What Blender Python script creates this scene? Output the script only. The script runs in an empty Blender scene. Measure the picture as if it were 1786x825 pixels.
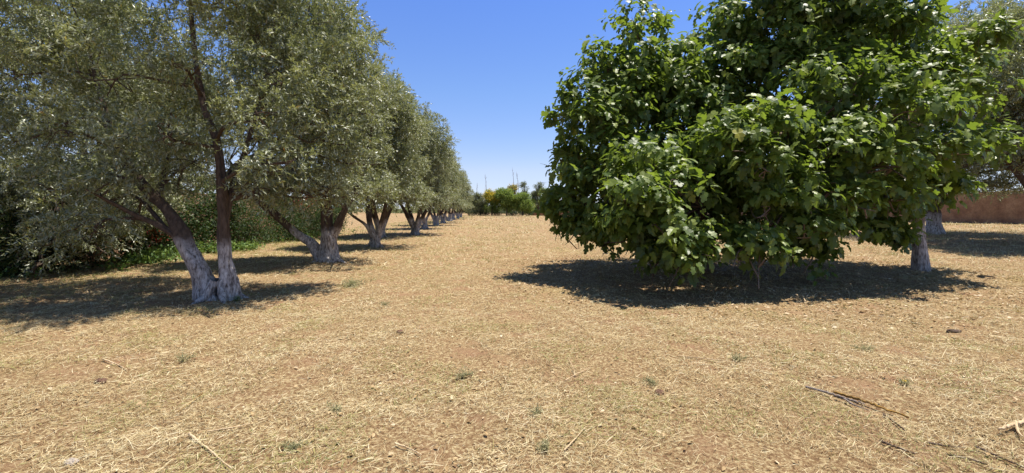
import bpy, math, random
import numpy as np
from mathutils import Vector

# ------------------------------------------------------------------ camera, sky, sun, exposure
SC = bpy.context.scene
COL = SC.collection
F, CX, CY, CAMH = 818.0, 893.0, 364.0, 1.6          # focal length and horizon in pixels of the photograph

cam = bpy.data.cameras.new('camera')
cam_o = bpy.data.objects.new('camera', cam)
COL.objects.link(cam_o)
cam_o.location = (0, 0, CAMH)
cam_o.rotation_euler = (math.radians(90), 0, 0)
cam.sensor_width = 36.0
cam.lens = F / 1786.0 * 36.0
cam.shift_y = -(412.5 - CY) / 1786.0
cam.clip_start = 0.05
cam.clip_end = 9000.0
SC.camera = cam_o

SUN_EL = math.radians(73.0)
SUN_AZ = math.radians(74.0)                           # clockwise from +Y (straight ahead) towards +X
SUN_DIR = Vector((math.sin(SUN_AZ) * math.cos(SUN_EL), math.cos(SUN_AZ) * math.cos(SUN_EL), math.sin(SUN_EL)))
world = bpy.data.worlds.new('World')
SC.world = world
world.use_nodes = True
wn = world.node_tree
bg = wn.nodes['Background']
sky = wn.nodes.new('ShaderNodeTexSky')
sky.sky_type = 'NISHITA'
sky.sun_disc = False
sky.sun_elevation = SUN_EL
sky.sun_rotation = SUN_AZ
sky.altitude = 0.0
sky.air_density = 1.0
sky.dust_density = 0.0
sky.ozone_density = 10.0
tcw = wn.nodes.new('ShaderNodeTexCoord')                # sky tint: lilac horizon, bluer midway, unseen zenith warmed to brown the shadows
sxw = wn.nodes.new('ShaderNodeSeparateXYZ')
wn.links.new(tcw.outputs['Generated'], sxw.inputs[0])
crw = wn.nodes.new('ShaderNodeValToRGB')
crw.color_ramp.elements[0].position = 0.0; crw.color_ramp.elements[0].color = (0.82, 0.83, 1.08, 1)
crw.color_ramp.elements[1].position = 1.0; crw.color_ramp.elements[1].color = (1.12, 1.0, 0.84, 1)
for _p, _c in ((0.08, (1.26, 0.97, 0.97)), (0.24, (1.15, 1.05, 1.12)), (0.41, (1.04, 1.06, 1.32)), (0.6, (1.12, 1.0, 0.84))):
    _e = crw.color_ramp.elements.new(_p); _e.color = (*_c, 1)
mxw = wn.nodes.new('ShaderNodeMix'); mxw.data_type = 'RGBA'; mxw.blend_type = 'MULTIPLY'; mxw.inputs[0].default_value = 1.0
wn.links.new(sxw.outputs['Z'], crw.inputs['Fac'])
wn.links.new(sky.outputs['Color'], mxw.inputs[6]); wn.links.new(crw.outputs['Color'], mxw.inputs[7])
wn.links.new(mxw.outputs[2], bg.inputs['Color'])
bg.inputs['Strength'].default_value = 0.088

sun = bpy.data.lights.new('sun', 'SUN')
sun.energy = 5.0
sun.angle = math.radians(0.5)
sun.color = (1.0, 0.94, 0.84)
sun_o = bpy.data.objects.new('sun', sun)
COL.objects.link(sun_o)
sun_o.location = (0, 0, 40)
sun_o.rotation_euler = (-SUN_DIR).to_track_quat('-Z', 'Y').to_euler()

SC.view_settings.view_transform = 'Standard'
SC.view_settings.look = 'None'
SC.view_settings.gamma = 1.0
SC.view_settings.exposure = 0.80
SC.view_settings.use_curve_mapping = False

# ------------------------------------------------------------------ helpers
def wave_noise(x, y, scale, seed, octaves=5):
    r = np.random.default_rng(seed)
    out = 0
    amp, tot = 1.0, 0
    for o in range(octaves):
        for k in range(3):
            a = r.uniform(0, 2 * math.pi)
            f = (2 * math.pi / scale) * (2 ** o) * r.uniform(0.7, 1.3)
            p = r.uniform(0, 6.28)
            q = r.uniform(0, 6.28)
            g = f * 0.55
            out = out + amp * np.sin((x * math.cos(a) + y * math.sin(a)) * f + p
                                     + 1.3 * np.sin((-x * math.sin(a) + y * math.cos(a)) * g + q))
        tot += amp * 1.7
        amp *= 0.55
    return out / tot

def smooth(e0, e1, v):
    t = np.clip((v - e0) / (e1 - e0), 0, 1)
    return t * t * (3 - 2 * t)

def ground_h(x, y):
    x = np.asarray(x, float); y = np.asarray(y, float)
    rise = 0.42 * smooth(11, 21, x) * smooth(60, 30, y) + 0.1 * smooth(21, 36, x)
    near = smooth(160, 40, np.hypot(x, y))
    return rise + near * (0.035 * wave_noise(x, y, 3.1, 3, 3) + 0.018 * wave_noise(x, y, 0.7, 5, 3))

def gh(x, y):
    return float(ground_h(x, y))

def at(px, py, d):
    """the point d metres ahead that lies at a place measured in the photograph"""
    return np.array([(px - CX) / F * d, d, CAMH - (py - CY) / F * d])

def at_ground(px, py):
    d = CAMH * F / (py - CY)
    for _ in range(5):
        x = (px - CX) / F * d
        d = (CAMH - gh(x, d)) * F / (py - CY)
    x = (px - CX) / F * d
    return np.array([x, d, gh(x, d)])

def mesh_arrays(name, verts, faces, tint=None, smooth_shade=False):
    """verts (n,3); faces: list of (m,k) index arrays"""
    me = bpy.data.meshes.new(name)
    verts = np.ascontiguousarray(verts, dtype=np.float32)
    me.vertices.add(len(verts))
    me.vertices.foreach_set('co', verts.ravel())
    nl = sum(f.size for f in faces)
    npoly = sum(len(f) for f in faces)
    me.loops.add(nl)
    me.polygons.add(npoly)
    me.loops.foreach_set('vertex_index', np.concatenate([f.ravel() for f in faces]).astype(np.int32))
    tot = np.concatenate([np.full(len(f), f.shape[1]) for f in faces])
    start = np.concatenate([[0], np.cumsum(tot)[:-1]])
    me.polygons.foreach_set('loop_start', start.astype(np.int32))
    me.polygons.foreach_set('loop_total', tot.astype(np.int32))
    me.polygons.foreach_set('use_smooth', np.full(npoly, smooth_shade))
    if tint is not None:
        a = me.attributes.new('tint', 'FLOAT', 'POINT')
        a.data.foreach_set('value', np.ascontiguousarray(tint, dtype=np.float32))
    me.update(calc_edges=True)
    return me

def link(name, me, mat, parent=None, loc=None, rotz=0):
    o = bpy.data.objects.new(name, me)
    COL.objects.link(o)
    if mat is not None and len(me.materials) == 0:
        me.materials.append(mat)
    if parent is not None:
        o.parent = parent
    if loc is not None:
        o.location = tuple(float(v) for v in loc)
    o.rotation_euler = (0, 0, rotz)
    return o

def tag(o, label=None, cat=None, group=None, kind=None):
    if label: o['label'] = label
    if cat: o['category'] = cat
    if group: o['group'] = group
    if kind: o['kind'] = kind
    return o

def empty(name, loc, rotz=0):
    o = bpy.data.objects.new(name, None)
    COL.objects.link(o)
    o.location = tuple(float(v) for v in loc)
    o.rotation_euler = (0, 0, rotz)
    o.empty_display_size = 0.3
    return o

def copy_tree(src, loc, rotz, scale, label):
    r = src.copy(); COL.objects.link(r)
    r.location = tuple(float(v) for v in loc); r.rotation_euler = (0, 0, rotz); r.scale = scale
    r['label'] = label
    for ch in list(src.children):
        c = ch.copy(); COL.objects.link(c); c.parent = r
    return r

class Tubes:
    """collects bent, tapering tubes into one mesh"""
    def __init__(self):
        self.v, self.q, self.t, self.n = [], [], [], 0
    def add(self, pts, rad, seg=8, rough=0.0, seed=0, flare=0.0, cap=True):
        pts = np.asarray(pts, float); rad = np.asarray(rad, float)
        m = len(pts)
        tan = np.gradient(pts, axis=0)
        tan /= np.linalg.norm(tan, axis=1)[:, None] + 1e-9
        ref = np.array([0.31, 0.95, 0.07]) if abs(tan[0][1]) < 0.8 else np.array([0.95, 0.1, 0.31])
        u = np.cross(tan, ref); u /= np.linalg.norm(u, axis=1)[:, None] + 1e-9
        w = np.cross(tan, u)
        ang = np.linspace(0, 2 * math.pi, seg, endpoint=False)
        r = np.repeat(rad[:, None], seg, 1)
        if rough:
            rr = np.random.default_rng(seed)
            p1, p2, p3 = rr.uniform(0, 6.28, 3)
            s = np.arange(m)[:, None]
            r = r * (1 + rough * (0.5 * np.sin(3 * ang[None] + p1 + 0.25 * s) + 0.35 * np.sin(5 * ang[None] + p2 - 0.33 * s)
                                  + 0.3 * np.sin(2 * ang[None] + p3 + 0.6 * s) + 0.25 * np.sin(0.9 * s + p2)) + rough * rr.uniform(-.25, .25, (m, seg)))
        if flare:
            k = np.exp(-np.arange(m) * 4.0 / m * 2.2)[:, None]
            r = r * (1 + flare * k * (1 + 0.5 * np.sin(5 * ang[None] + seed)))
        v = pts[:, None, :] + r[..., None] * (np.cos(ang)[None, :, None] * u[:, None, :] + np.sin(ang)[None, :, None] * w[:, None, :])
        v = v.reshape(-1, 3)
        i = np.arange(m - 1)[:, None] * seg + np.arange(seg)[None]
        j = np.arange(m - 1)[:, None] * seg + (np.arange(seg)[None] + 1) % seg
        q = np.stack([i, j, j + seg, i + seg], -1).reshape(-1, 4) + self.n
        tr = []
        if cap:
            v = np.concatenate([v, pts[-1:] + tan[-1:] * rad[-1] * 0.5])
            e = (m - 1) * seg + np.arange(seg)
            tr = np.stack([e, np.roll(e, -1), np.full(seg, m * seg)], -1) + self.n
            self.t.append(tr)
        self.v.append(v); self.q.append(q); self.n += len(v)
    def mesh(self, name):
        fs = [np.concatenate(self.q)]
        if self.t: fs.append(np.concatenate(self.t))
        return mesh_arrays(name, np.concatenate(self.v), fs, smooth_shade=True)

def spline(ctrl, vals, n):
    """Catmull-Rom through control points, radii interpolated alike"""
    P = np.column_stack([np.asarray(ctrl, float), np.asarray(vals, float)])
    Q = np.vstack([2 * P[0] - P[1], P, 2 * P[-1] - P[-2]])
    ts = np.linspace(0, len(P) - 1 - 1e-6, n)
    i = ts.astype(int); t = (ts - i)[:, None]
    a, b, c, d = Q[i], Q[i + 1], Q[i + 2], Q[i + 3]
    o = 0.5 * (2 * b + (c - a) * t + (2 * a - 5 * b + 4 * c - d) * t ** 2 + (3 * b - a - 3 * c + d) * t ** 3)
    return o[:, :3], np.maximum(o[:, 3], 0.003)

def unit(v):
    return v / (np.linalg.norm(v, axis=-1, keepdims=True) + 1e-9)

def frames(axis, normal):
    a = unit(axis)
    s = unit(np.cross(normal, a))
    n = np.cross(a, s)
    return a, s, n

def place_leaves(tv, tf, pos, axis, normal, size, rng, width=None, curl=None):
    """copies of one leaf outline tv (k,3) with faces tf, oriented leaf by leaf"""
    a, s, n = frames(axis, normal)
    N, k = len(pos), len(tv)
    w = np.ones(N) if width is None else width
    q = np.ones(N) if curl is None else curl
    v = pos[:, None] + size[:, None, None] * (tv[None, :, 0:1] * a[:, None] + w[:, None, None] * tv[None, :, 1:2] * s[:, None] + q[:, None, None] * tv[None, :, 2:3] * n[:, None])
    f = (np.arange(N)[:, None, None] * k + tf[None]).reshape(-1, tf.shape[1])
    return v.reshape(-1, 3), f

LEAF_LANCE = (np.array([[0, 0, 0], [0.45, 0.115, 0.03], [1, 0, -0.06], [0.45, -0.115, 0.03]], float), np.array([[0, 1, 2, 3]]))
LEAF_OVATE = (np.array([[0, 0, 0], [0.2, 0.24, 0.05], [0.6, 0.25, 0.03], [1, 0, -0.12], [0.6, -0.25, 0.03], [0.2, -0.24, 0.05], [0.5, 0, -0.04]], float),
              np.array([[0, 6, 1], [1, 6, 2], [2, 6, 3], [3, 6, 4], [4, 6, 5], [5, 6, 0]]))
def fig_leaf():
    half = [(-0.09, 0.12), (-0.02, 0.29), (0.12, 0.38), (0.26, 0.36), (0.34, 0.23), (0.46, 0.32), (0.60, 0.38), (0.70, 0.33), (0.68, 0.19), (0.84, 0.20), (0.95, 0.11)]
    mid = [(0, 0), (0.3, 0), (0.62, 0), (1.0, 0)]
    v = [(x, 0, 0) for x, y in mid]
    for sgn in (1, -1):
        v += [(x, y * sgn, 0) for x, y in half]
    v = np.array(v, float)
    v[:, 2] = 0.30 * np.abs(v[:, 1]) - 0.26 * v[:, 0] ** 2 - 0.5 * v[:, 1] ** 2
    f = []
    for h in (0, 1):
        o = 4 + h * 11
        tri = [(0, o, 1), (o, o + 1, 1), (o + 1, o + 2, 1), (o + 2, o + 3, 1), (o + 3, o + 4, 1), (1, o + 4, 2), (o + 4, o + 5, 2), (o + 5, o + 6, 2),
               (o + 6, o + 7, 2), (o + 7, o + 8, 2), (2, o + 8, 3), (o + 8, o + 9, 3), (o + 9, o + 10, 3)]
        f += tri if h else [t[::-1] for t in tri]
    return v, np.array(f)
LEAF_FIG = fig_leaf()

# ------------------------------------------------------------------ materials
def newmat(name):
    m = bpy.data.materials.new(name)
    m.use_nodes = True
    nt = m.node_tree
    b = nt.nodes['Principled BSDF']
    return m, nt, b

def ramp(nt, stops, interp='LINEAR'):
    r = nt.nodes.new('ShaderNodeValToRGB')
    r.color_ramp.interpolation = interp
    els = r.color_ramp.elements
    while len(els) > 1: els.remove(els[-1])
    els[0].position = stops[0][0]; els[0].color = (*stops[0][1], 1)
    for p, c in stops[1:]:
        e = els.new(p); e.color = (*c, 1)
    return r

def noise(nt, scale, detail=4, rough=0.6, vec=None):
    n = nt.nodes.new('ShaderNodeTexNoise')
    n.inputs['Scale'].default_value = scale
    n.inputs['Detail'].default_value = detail
    n.inputs['Roughness'].default_value = rough
    if vec is not None: nt.links.new(vec, n.inputs['Vector'])
    return n

def mix_rgb(nt, fac, a, b, mode='MIX'):
    m = nt.nodes.new('ShaderNodeMix')
    m.data_type = 'RGBA'; m.blend_type = mode
    for sock, val in ((m.inputs[0], fac), (m.inputs[6], a), (m.inputs[7], b)):
        if hasattr(val, 'is_linked'): nt.links.new(val, sock)
        elif isinstance(val, tuple): sock.default_value = (*val, 1)
        else: sock.default_value = val
    return m.outputs[2]

def leaf_mat(name, stops, under, trans, rough=0.45, spec=0.5, transmit=0.3):
    """leaf: colour by leaf from its tint, paler underside, light passing through"""
    m, nt, b = newmat(name)
    at_ = nt.nodes.new('ShaderNodeAttribute'); at_.attribute_name = 'tint'
    r = ramp(nt, stops)
    nt.links.new(at_.outputs['Fac'], r.inputs['Fac'])
    g = nt.nodes.new('ShaderNodeNewGeometry')
    col = mix_rgb(nt, g.outputs['Backfacing'], r.outputs['Color'], under) if under else r.outputs['Color']
    nt.links.new(col, b.inputs['Base Color'])
    b.inputs['Roughness'].default_value = rough
    b.inputs['Specular IOR Level'].default_value = spec
    t = nt.nodes.new('ShaderNodeBsdfTranslucent')
    tc = mix_rgb(nt, 0.6, r.outputs['Color'], trans)
    nt.links.new(tc, t.inputs['Color'])
    ms = nt.nodes.new('ShaderNodeMixShader')
    ms.inputs[0].default_value = transmit
    nt.links.new(b.outputs[0], ms.inputs[1]); nt.links.new(t.outputs[0], ms.inputs[2])
    nt.links.new(ms.outputs[0], nt.nodes['Material Output'].inputs['Surface'])
    return m

M = {}
M['olive_leaf'] = leaf_mat('olive_leaf', [(0, (0.050, 0.064, 0.028)), (0.3, (0.088, 0.110, 0.048)), (0.55, (0.180, 0.206, 0.078)), (0.8, (0.31, 0.318, 0.135)), (0.93, (0.38, 0.345, 0.12)), (0.965, (0.33, 0.22, 0.05)), (1, (0.36, 0.15, 0.04))],
                           (0.325, 0.345, 0.235), (0.40, 0.43, 0.12), 0.38, 0.6, 0.32)
M['fig_leaf'] = leaf_mat('fig_leaf', [(0, (0.048, 0.084, 0.018)), (0.4, (0.098, 0.150, 0.028)), (0.85, (0.205, 0.255, 0.048)), (0.975, (0.25, 0.30, 0.055)), (1, (0.35, 0.33, 0.04))],
                         (0.10, 0.15, 0.06), (0.30, 0.42, 0.03), 0.44, 0.42, 0.40)
M['hedge_leaf'] = leaf_mat('hedge_leaf', [(0, (0.016, 0.032, 0.009)), (0.7, (0.032, 0.058, 0.016)), (1, (0.065, 0.095, 0.022))], (0.04, 0.065, 0.025), (0.13, 0.22, 0.03), 0.6, 0.25, 0.25)
M['conifer_leaf'] = leaf_mat('conifer_leaf', [(0, (0.018, 0.032, 0.016)), (1, (0.045, 0.065, 0.03))], None, (0.06, 0.1, 0.03), 0.6, 0.3, 0.1)
M['far_leaf'] = leaf_mat('far_leaf', [(0, (0.11, 0.17, 0.04)), (0.6, (0.19, 0.26, 0.06)), (1, (0.30, 0.34, 0.08))], None, (0.32, 0.42, 0.06), 0.55, 0.3, 0.42)
M['grey_leaf'] = leaf_mat('grey_leaf', [(0, (0.10, 0.12, 0.065)), (0.6, (0.16, 0.175, 0.09)), (1, (0.25, 0.245, 0.12))], None, (0.28, 0.32, 0.10), 0.55, 0.3, 0.38)
M['yellow_flower'] = leaf_mat('yellow_flower', [(0, (0.5, 0.33, 0.03)), (1, (0.75, 0.55, 0.05))], None, (0.7, 0.5, 0.05), 0.6, 0.3, 0.3)
M['red_flower'] = leaf_mat('red_flower', [(0, (0.45, 0.03, 0.03)), (1, (0.7, 0.07, 0.05))], None, (0.7, 0.08, 0.04), 0.5, 0.3, 0.35)
M['weed_leaf'] = leaf_mat('weed_leaf', [(0, (0.06, 0.12, 0.03)), (0.6, (0.10, 0.18, 0.04)), (1, (0.2, 0.26, 0.06))], None, (0.25, 0.36, 0.05), 0.5, 0.4, 0.3)
M['grey_weed_leaf'] = leaf_mat('grey_weed_leaf', [(0, (0.24, 0.225, 0.12)), (0.6, (0.34, 0.32, 0.18)), (1, (0.50, 0.44, 0.26))], None, (0.40, 0.42, 0.2), 0.7, 0.15, 0.35)
M['straw'] = leaf_mat('straw', [(0, (0.20, 0.115, 0.055)), (0.16, (0.37, 0.25, 0.12)), (0.40, (0.55, 0.45, 0.25)), (0.66, (0.77, 0.685, 0.47)), (0.74, (0.44, 0.28, 0.13)),
                                (0.80, (0.42, 0.37, 0.14)), (0.9, (0.28, 0.29, 0.095)), (1, (0.15, 0.195, 0.055))], None, (0.6, 0.45, 0.18), 0.6, 0.3, 0.18)
M['dry_leaf'] = leaf_mat('dry_leaf', [(0, (0.20, 0.12, 0.055)), (0.5, (0.42, 0.29, 0.14)), (0.9, (0.66, 0.55, 0.38)), (1, (0.7, 0.5, 0.05))], None, (0.5, 0.35, 0.12), 0.6, 0.3, 0.15)

def bark_mat(name, wash, dark, light, reach=1.1):
    """bark, whitewashed up to a ragged line"""
    m, nt, b = newmat(name)
    tc = nt.nodes.new('ShaderNodeTexCoord')
    mp = nt.nodes.new('ShaderNodeMapping'); mp.inputs['Scale'].default_value = (1, 1, 0.28)
    nt.links.new(tc.outputs['Object'], mp.inputs['Vector'])
    n1 = noise(nt, 22, 8, 0.7, mp.outputs['Vector'])
    n2 = noise(nt, 5, 4, 0.6, tc.outputs['Object'])
    r = ramp(nt, [(0.3, dark), (0.72, light)])
    nt.links.new(n1.outputs['Fac'], r.inputs['Fac'])
    col = r.outputs['Color']
    if wash > 0:
        sx = nt.nodes.new('ShaderNodeSeparateXYZ'); nt.links.new(tc.outputs['Object'], sx.inputs[0])
        ma = nt.nodes.new('ShaderNodeMath'); ma.operation = 'MULTIPLY_ADD'
        nt.links.new(n2.outputs['Fac'], ma.inputs[0]); ma.inputs[1].default_value = 0.45
        m2 = nt.nodes.new('ShaderNodeMath'); m2.operation = 'MULTIPLY_ADD'
        nt.links.new(n1.outputs['Fac'], m2.inputs[0]); m2.inputs[1].default_value = 0.5
        nt.links.new(sx.outputs['Z'], m2.inputs[2])
        nt.links.new(m2.outputs[0], ma.inputs[2])
        mr = nt.nodes.new('ShaderNodeMapRange')
        mr.inputs['From Min'].default_value = wash + 0.56; mr.inputs['From Max'].default_value = wash + 0.36
        nt.links.new(ma.outputs[0], mr.inputs['Value'])
        wr = ramp(nt, [(0.38, (0.12, 0.095, 0.08)), (0.46, (0.30, 0.265, 0.24)), (0.57, (0.53, 0.485, 0.45)), (0.70, (0.80, 0.76, 0.71))])   # paint worn thin over the bark's ridges
        nt.links.new(n1.outputs['Fac'], wr.inputs['Fac'])
        xy = nt.nodes.new('ShaderNodeVectorMath'); xy.operation = 'MULTIPLY'; xy.inputs[1].default_value = (1, 1, 0)
        nt.links.new(tc.outputs['Object'], xy.inputs[0])
        ln = nt.nodes.new('ShaderNodeVectorMath'); ln.operation = 'LENGTH'; nt.links.new(xy.outputs[0], ln.inputs[0])
        rc = nt.nodes.new('ShaderNodeMath'); rc.operation = 'LESS_THAN'; rc.inputs[1].default_value = reach    # only the stem itself was painted
        nt.links.new(ln.outputs['Value'], rc.inputs[0])
        wm = nt.nodes.new('ShaderNodeMath'); wm.operation = 'MULTIPLY'
        nt.links.new(mr.outputs['Result'], wm.inputs[0]); nt.links.new(rc.outputs[0], wm.inputs[1])
        col = mix_rgb(nt, wm.outputs[0], col, wr.outputs['Color'])
    nt.links.new(col, b.inputs['Base Color'])
    b.inputs['Roughness'].default_value = 0.9
    b.inputs['Specular IOR Level'].default_value = 0.2
    bp = nt.nodes.new('ShaderNodeBump'); bp.inputs['Strength'].default_value = 0.9; bp.inputs['Distance'].default_value = 0.03
    nt.links.new(n1.outputs['Fac'], bp.inputs['Height']); nt.links.new(bp.outputs[0], b.inputs['Normal'])
    return m
DK, LT = (0.036, 0.025, 0.019), (0.15, 0.108, 0.078)
M['bark_olive'] = bark_mat('bark_olive', 1.0, DK, LT)
M['bark_olive_low'] = bark_mat('bark_olive_low', 0.8, DK, LT)
M['bark_fig'] = bark_mat('bark_fig', 1.25, (0.10, 0.065, 0.045), (0.30, 0.235, 0.18), 0.5)
M['bark_plain'] = bark_mat('bark_plain', 0, DK, LT)
M['bark_dead'] = bark_mat('bark_dead', 0, (0.16, 0.13, 0.12), (0.30, 0.27, 0.25))
M['wood_pale'] = bark_mat('wood_pale', 0, (0.48, 0.34, 0.19), (0.70, 0.55, 0.36))
M['wood_grey'] = bark_mat('wood_grey', 0, (0.12, 0.09, 0.08), (0.34, 0.29, 0.26))
M['wood_dark'] = bark_mat('wood_dark', 0, (0.05, 0.032, 0.024), (0.16, 0.11, 0.085))
M['wood_lichen'] = bark_mat('wood_lichen', 0, (0.11, 0.07, 0.04), (0.44, 0.25, 0.05))

def ground_mat():
    m, nt, b = newmat('dry_field')
    g = nt.nodes.new('ShaderNodeNewGeometry')
    P = g.outputs['Position']
    big = noise(nt, 0.16, 5, 0.6, P)
    mid = noise(nt, 1.3, 6, 0.65, P)
    fine = noise(nt, 34, 10, 0.82, P)
    mp = nt.nodes.new('ShaderNodeMapping'); mp.inputs['Rotation'].default_value = (0, 0, 0.5); mp.inputs['Scale'].default_value = (1, 0.6, 1)
    nt.links.new(P, mp.inputs['Vector'])
    fib = noise(nt, 75, 8, 0.8, mp.outputs['Vector'])
    r1 = ramp(nt, [(0.38, (0.10, 0.055, 0.030)), (0.50, (0.25, 0.155, 0.078)), (0.58, (0.45, 0.36, 0.20)), (0.72, (0.67, 0.58, 0.375))])
    nt.links.new(fine.outputs['Fac'], r1.inputs['Fac'])
    r2 = ramp(nt, [(0.3, (0.17, 0.090, 0.050)), (0.7, (0.37, 0.23, 0.135))])
    nt.links.new(fib.outputs['Fac'], r2.inputs['Fac'])
    soil = ramp(nt, [(0.52, (0, 0, 0)), (0.68, (1, 1, 1))]); nt.links.new(mid.outputs['Fac'], soil.inputs['Fac'])
    c = mix_rgb(nt, soil.outputs['Color'], r1.outputs['Color'], r2.outputs['Color'])
    gr = ramp(nt, [(0.56, (0, 0, 0)), (0.70, (0.55, 0.55, 0.55))]); nt.links.new(big.outputs['Fac'], gr.inputs['Fac'])
    r3 = ramp(nt, [(0.3, (0.16, 0.15, 0.055)), (0.7, (0.42, 0.36, 0.14))]); nt.links.new(fine.outputs['Fac'], r3.inputs['Fac'])
    c = mix_rgb(nt, gr.outputs['Color'], c, r3.outputs['Color'])
    nt.links.new(c, b.inputs['Base Color'])
    b.inputs['Roughness'].default_value = 0.95
    b.inputs['Specular IOR Level'].default_value = 0.1
    bp = nt.nodes.new('ShaderNodeBump'); bp.inputs['Strength'].default_value = 0.7; bp.inputs['Distance'].default_value = 0.03
    ad = nt.nodes.new('ShaderNodeMath'); ad.operation = 'ADD'
    nt.links.new(fine.outputs['Fac'], ad.inputs[0]); nt.links.new(fib.outputs['Fac'], ad.inputs[1])
    nt.links.new(ad.outputs[0], bp.inputs['Height']); nt.links.new(bp.outputs[0], b.inputs['Normal'])
    return m
M['ground'] = ground_mat()

def earth_mat(name, a, b_, c):
    m, nt, b = newmat(name)
    g = nt.nodes.new('ShaderNodeNewGeometry')
    n1 = noise(nt, 0.9, 8, 0.7, g.outputs['Position']); n2 = noise(nt, 9, 8, 0.75, g.outputs['Position'])
    r = ramp(nt, [(0.3, a), (0.5, b_), (0.72, c)]); nt.links.new(n1.outputs['Fac'], r.inputs['Fac'])
    rr = ramp(nt, [(0.3, (0.6, 0.6, 0.6)), (0.6, (1, 1, 1))]); nt.links.new(n2.outputs['Fac'], rr.inputs['Fac'])
    nt.links.new(mix_rgb(nt, 1.0, r.outputs['Color'], rr.outputs['Color'], 'MULTIPLY'), b.inputs['Base Color'])
    b.inputs['Roughness'].default_value = 0.95
    bp = nt.nodes.new('ShaderNodeBump'); bp.inputs['Strength'].default_value = 0.8; bp.inputs['Distance'].default_value = 0.05
    nt.links.new(n2.outputs['Fac'], bp.inputs['Height']); nt.links.new(bp.outputs[0], b.inputs['Normal'])
    return m
M['earth_wall'] = earth_mat('earth_wall', (0.17, 0.085, 0.05), (0.31, 0.18, 0.105), (0.44, 0.29, 0.18))
M['stone'] = earth_mat('stone', (0.32, 0.26, 0.21), (0.46, 0.39, 0.32), (0.58, 0.50, 0.42))
M['clod'] = earth_mat('clod', (0.10, 0.055, 0.035), (0.17, 0.09, 0.055), (0.24, 0.14, 0.085))

# ------------------------------------------------------------------ ground
def build_ground():
    n = 520
    s = np.linspace(-1, 1, n)
    ax = np.sinh(s * 7.2) / np.sinh(7.2) * 4000
    ax = np.sign(s) * (np.abs(s) ** 1.0 * 26 + np.abs(s) ** 9 * 4000)
    xs = ax
    ys = ax + 8
    X, Y = np.meshgrid(xs, ys)
    Z = ground_h(X, Y)
    v = np.stack([X, Y, Z], -1).reshape(-1, 3)
    i = (np.arange(n - 1)[:, None] * n + np.arange(n - 1)[None]).ravel()
    f = np.stack([i, i + 1, i + n + 1, i + n], -1)
    me = mesh_arrays('ground', v, [f], smooth_shade=True)
    tag(link('ground', me, M['ground']), kind='structure')
build_ground()

# ------------------------------------------------------------------ dry grass and litter (uncountable)
def in_shade_litter(x, y):
    return smooth(6.2, 4.6, np.hypot((x - 6.0) / 1.25, y - 11.5))

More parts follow.
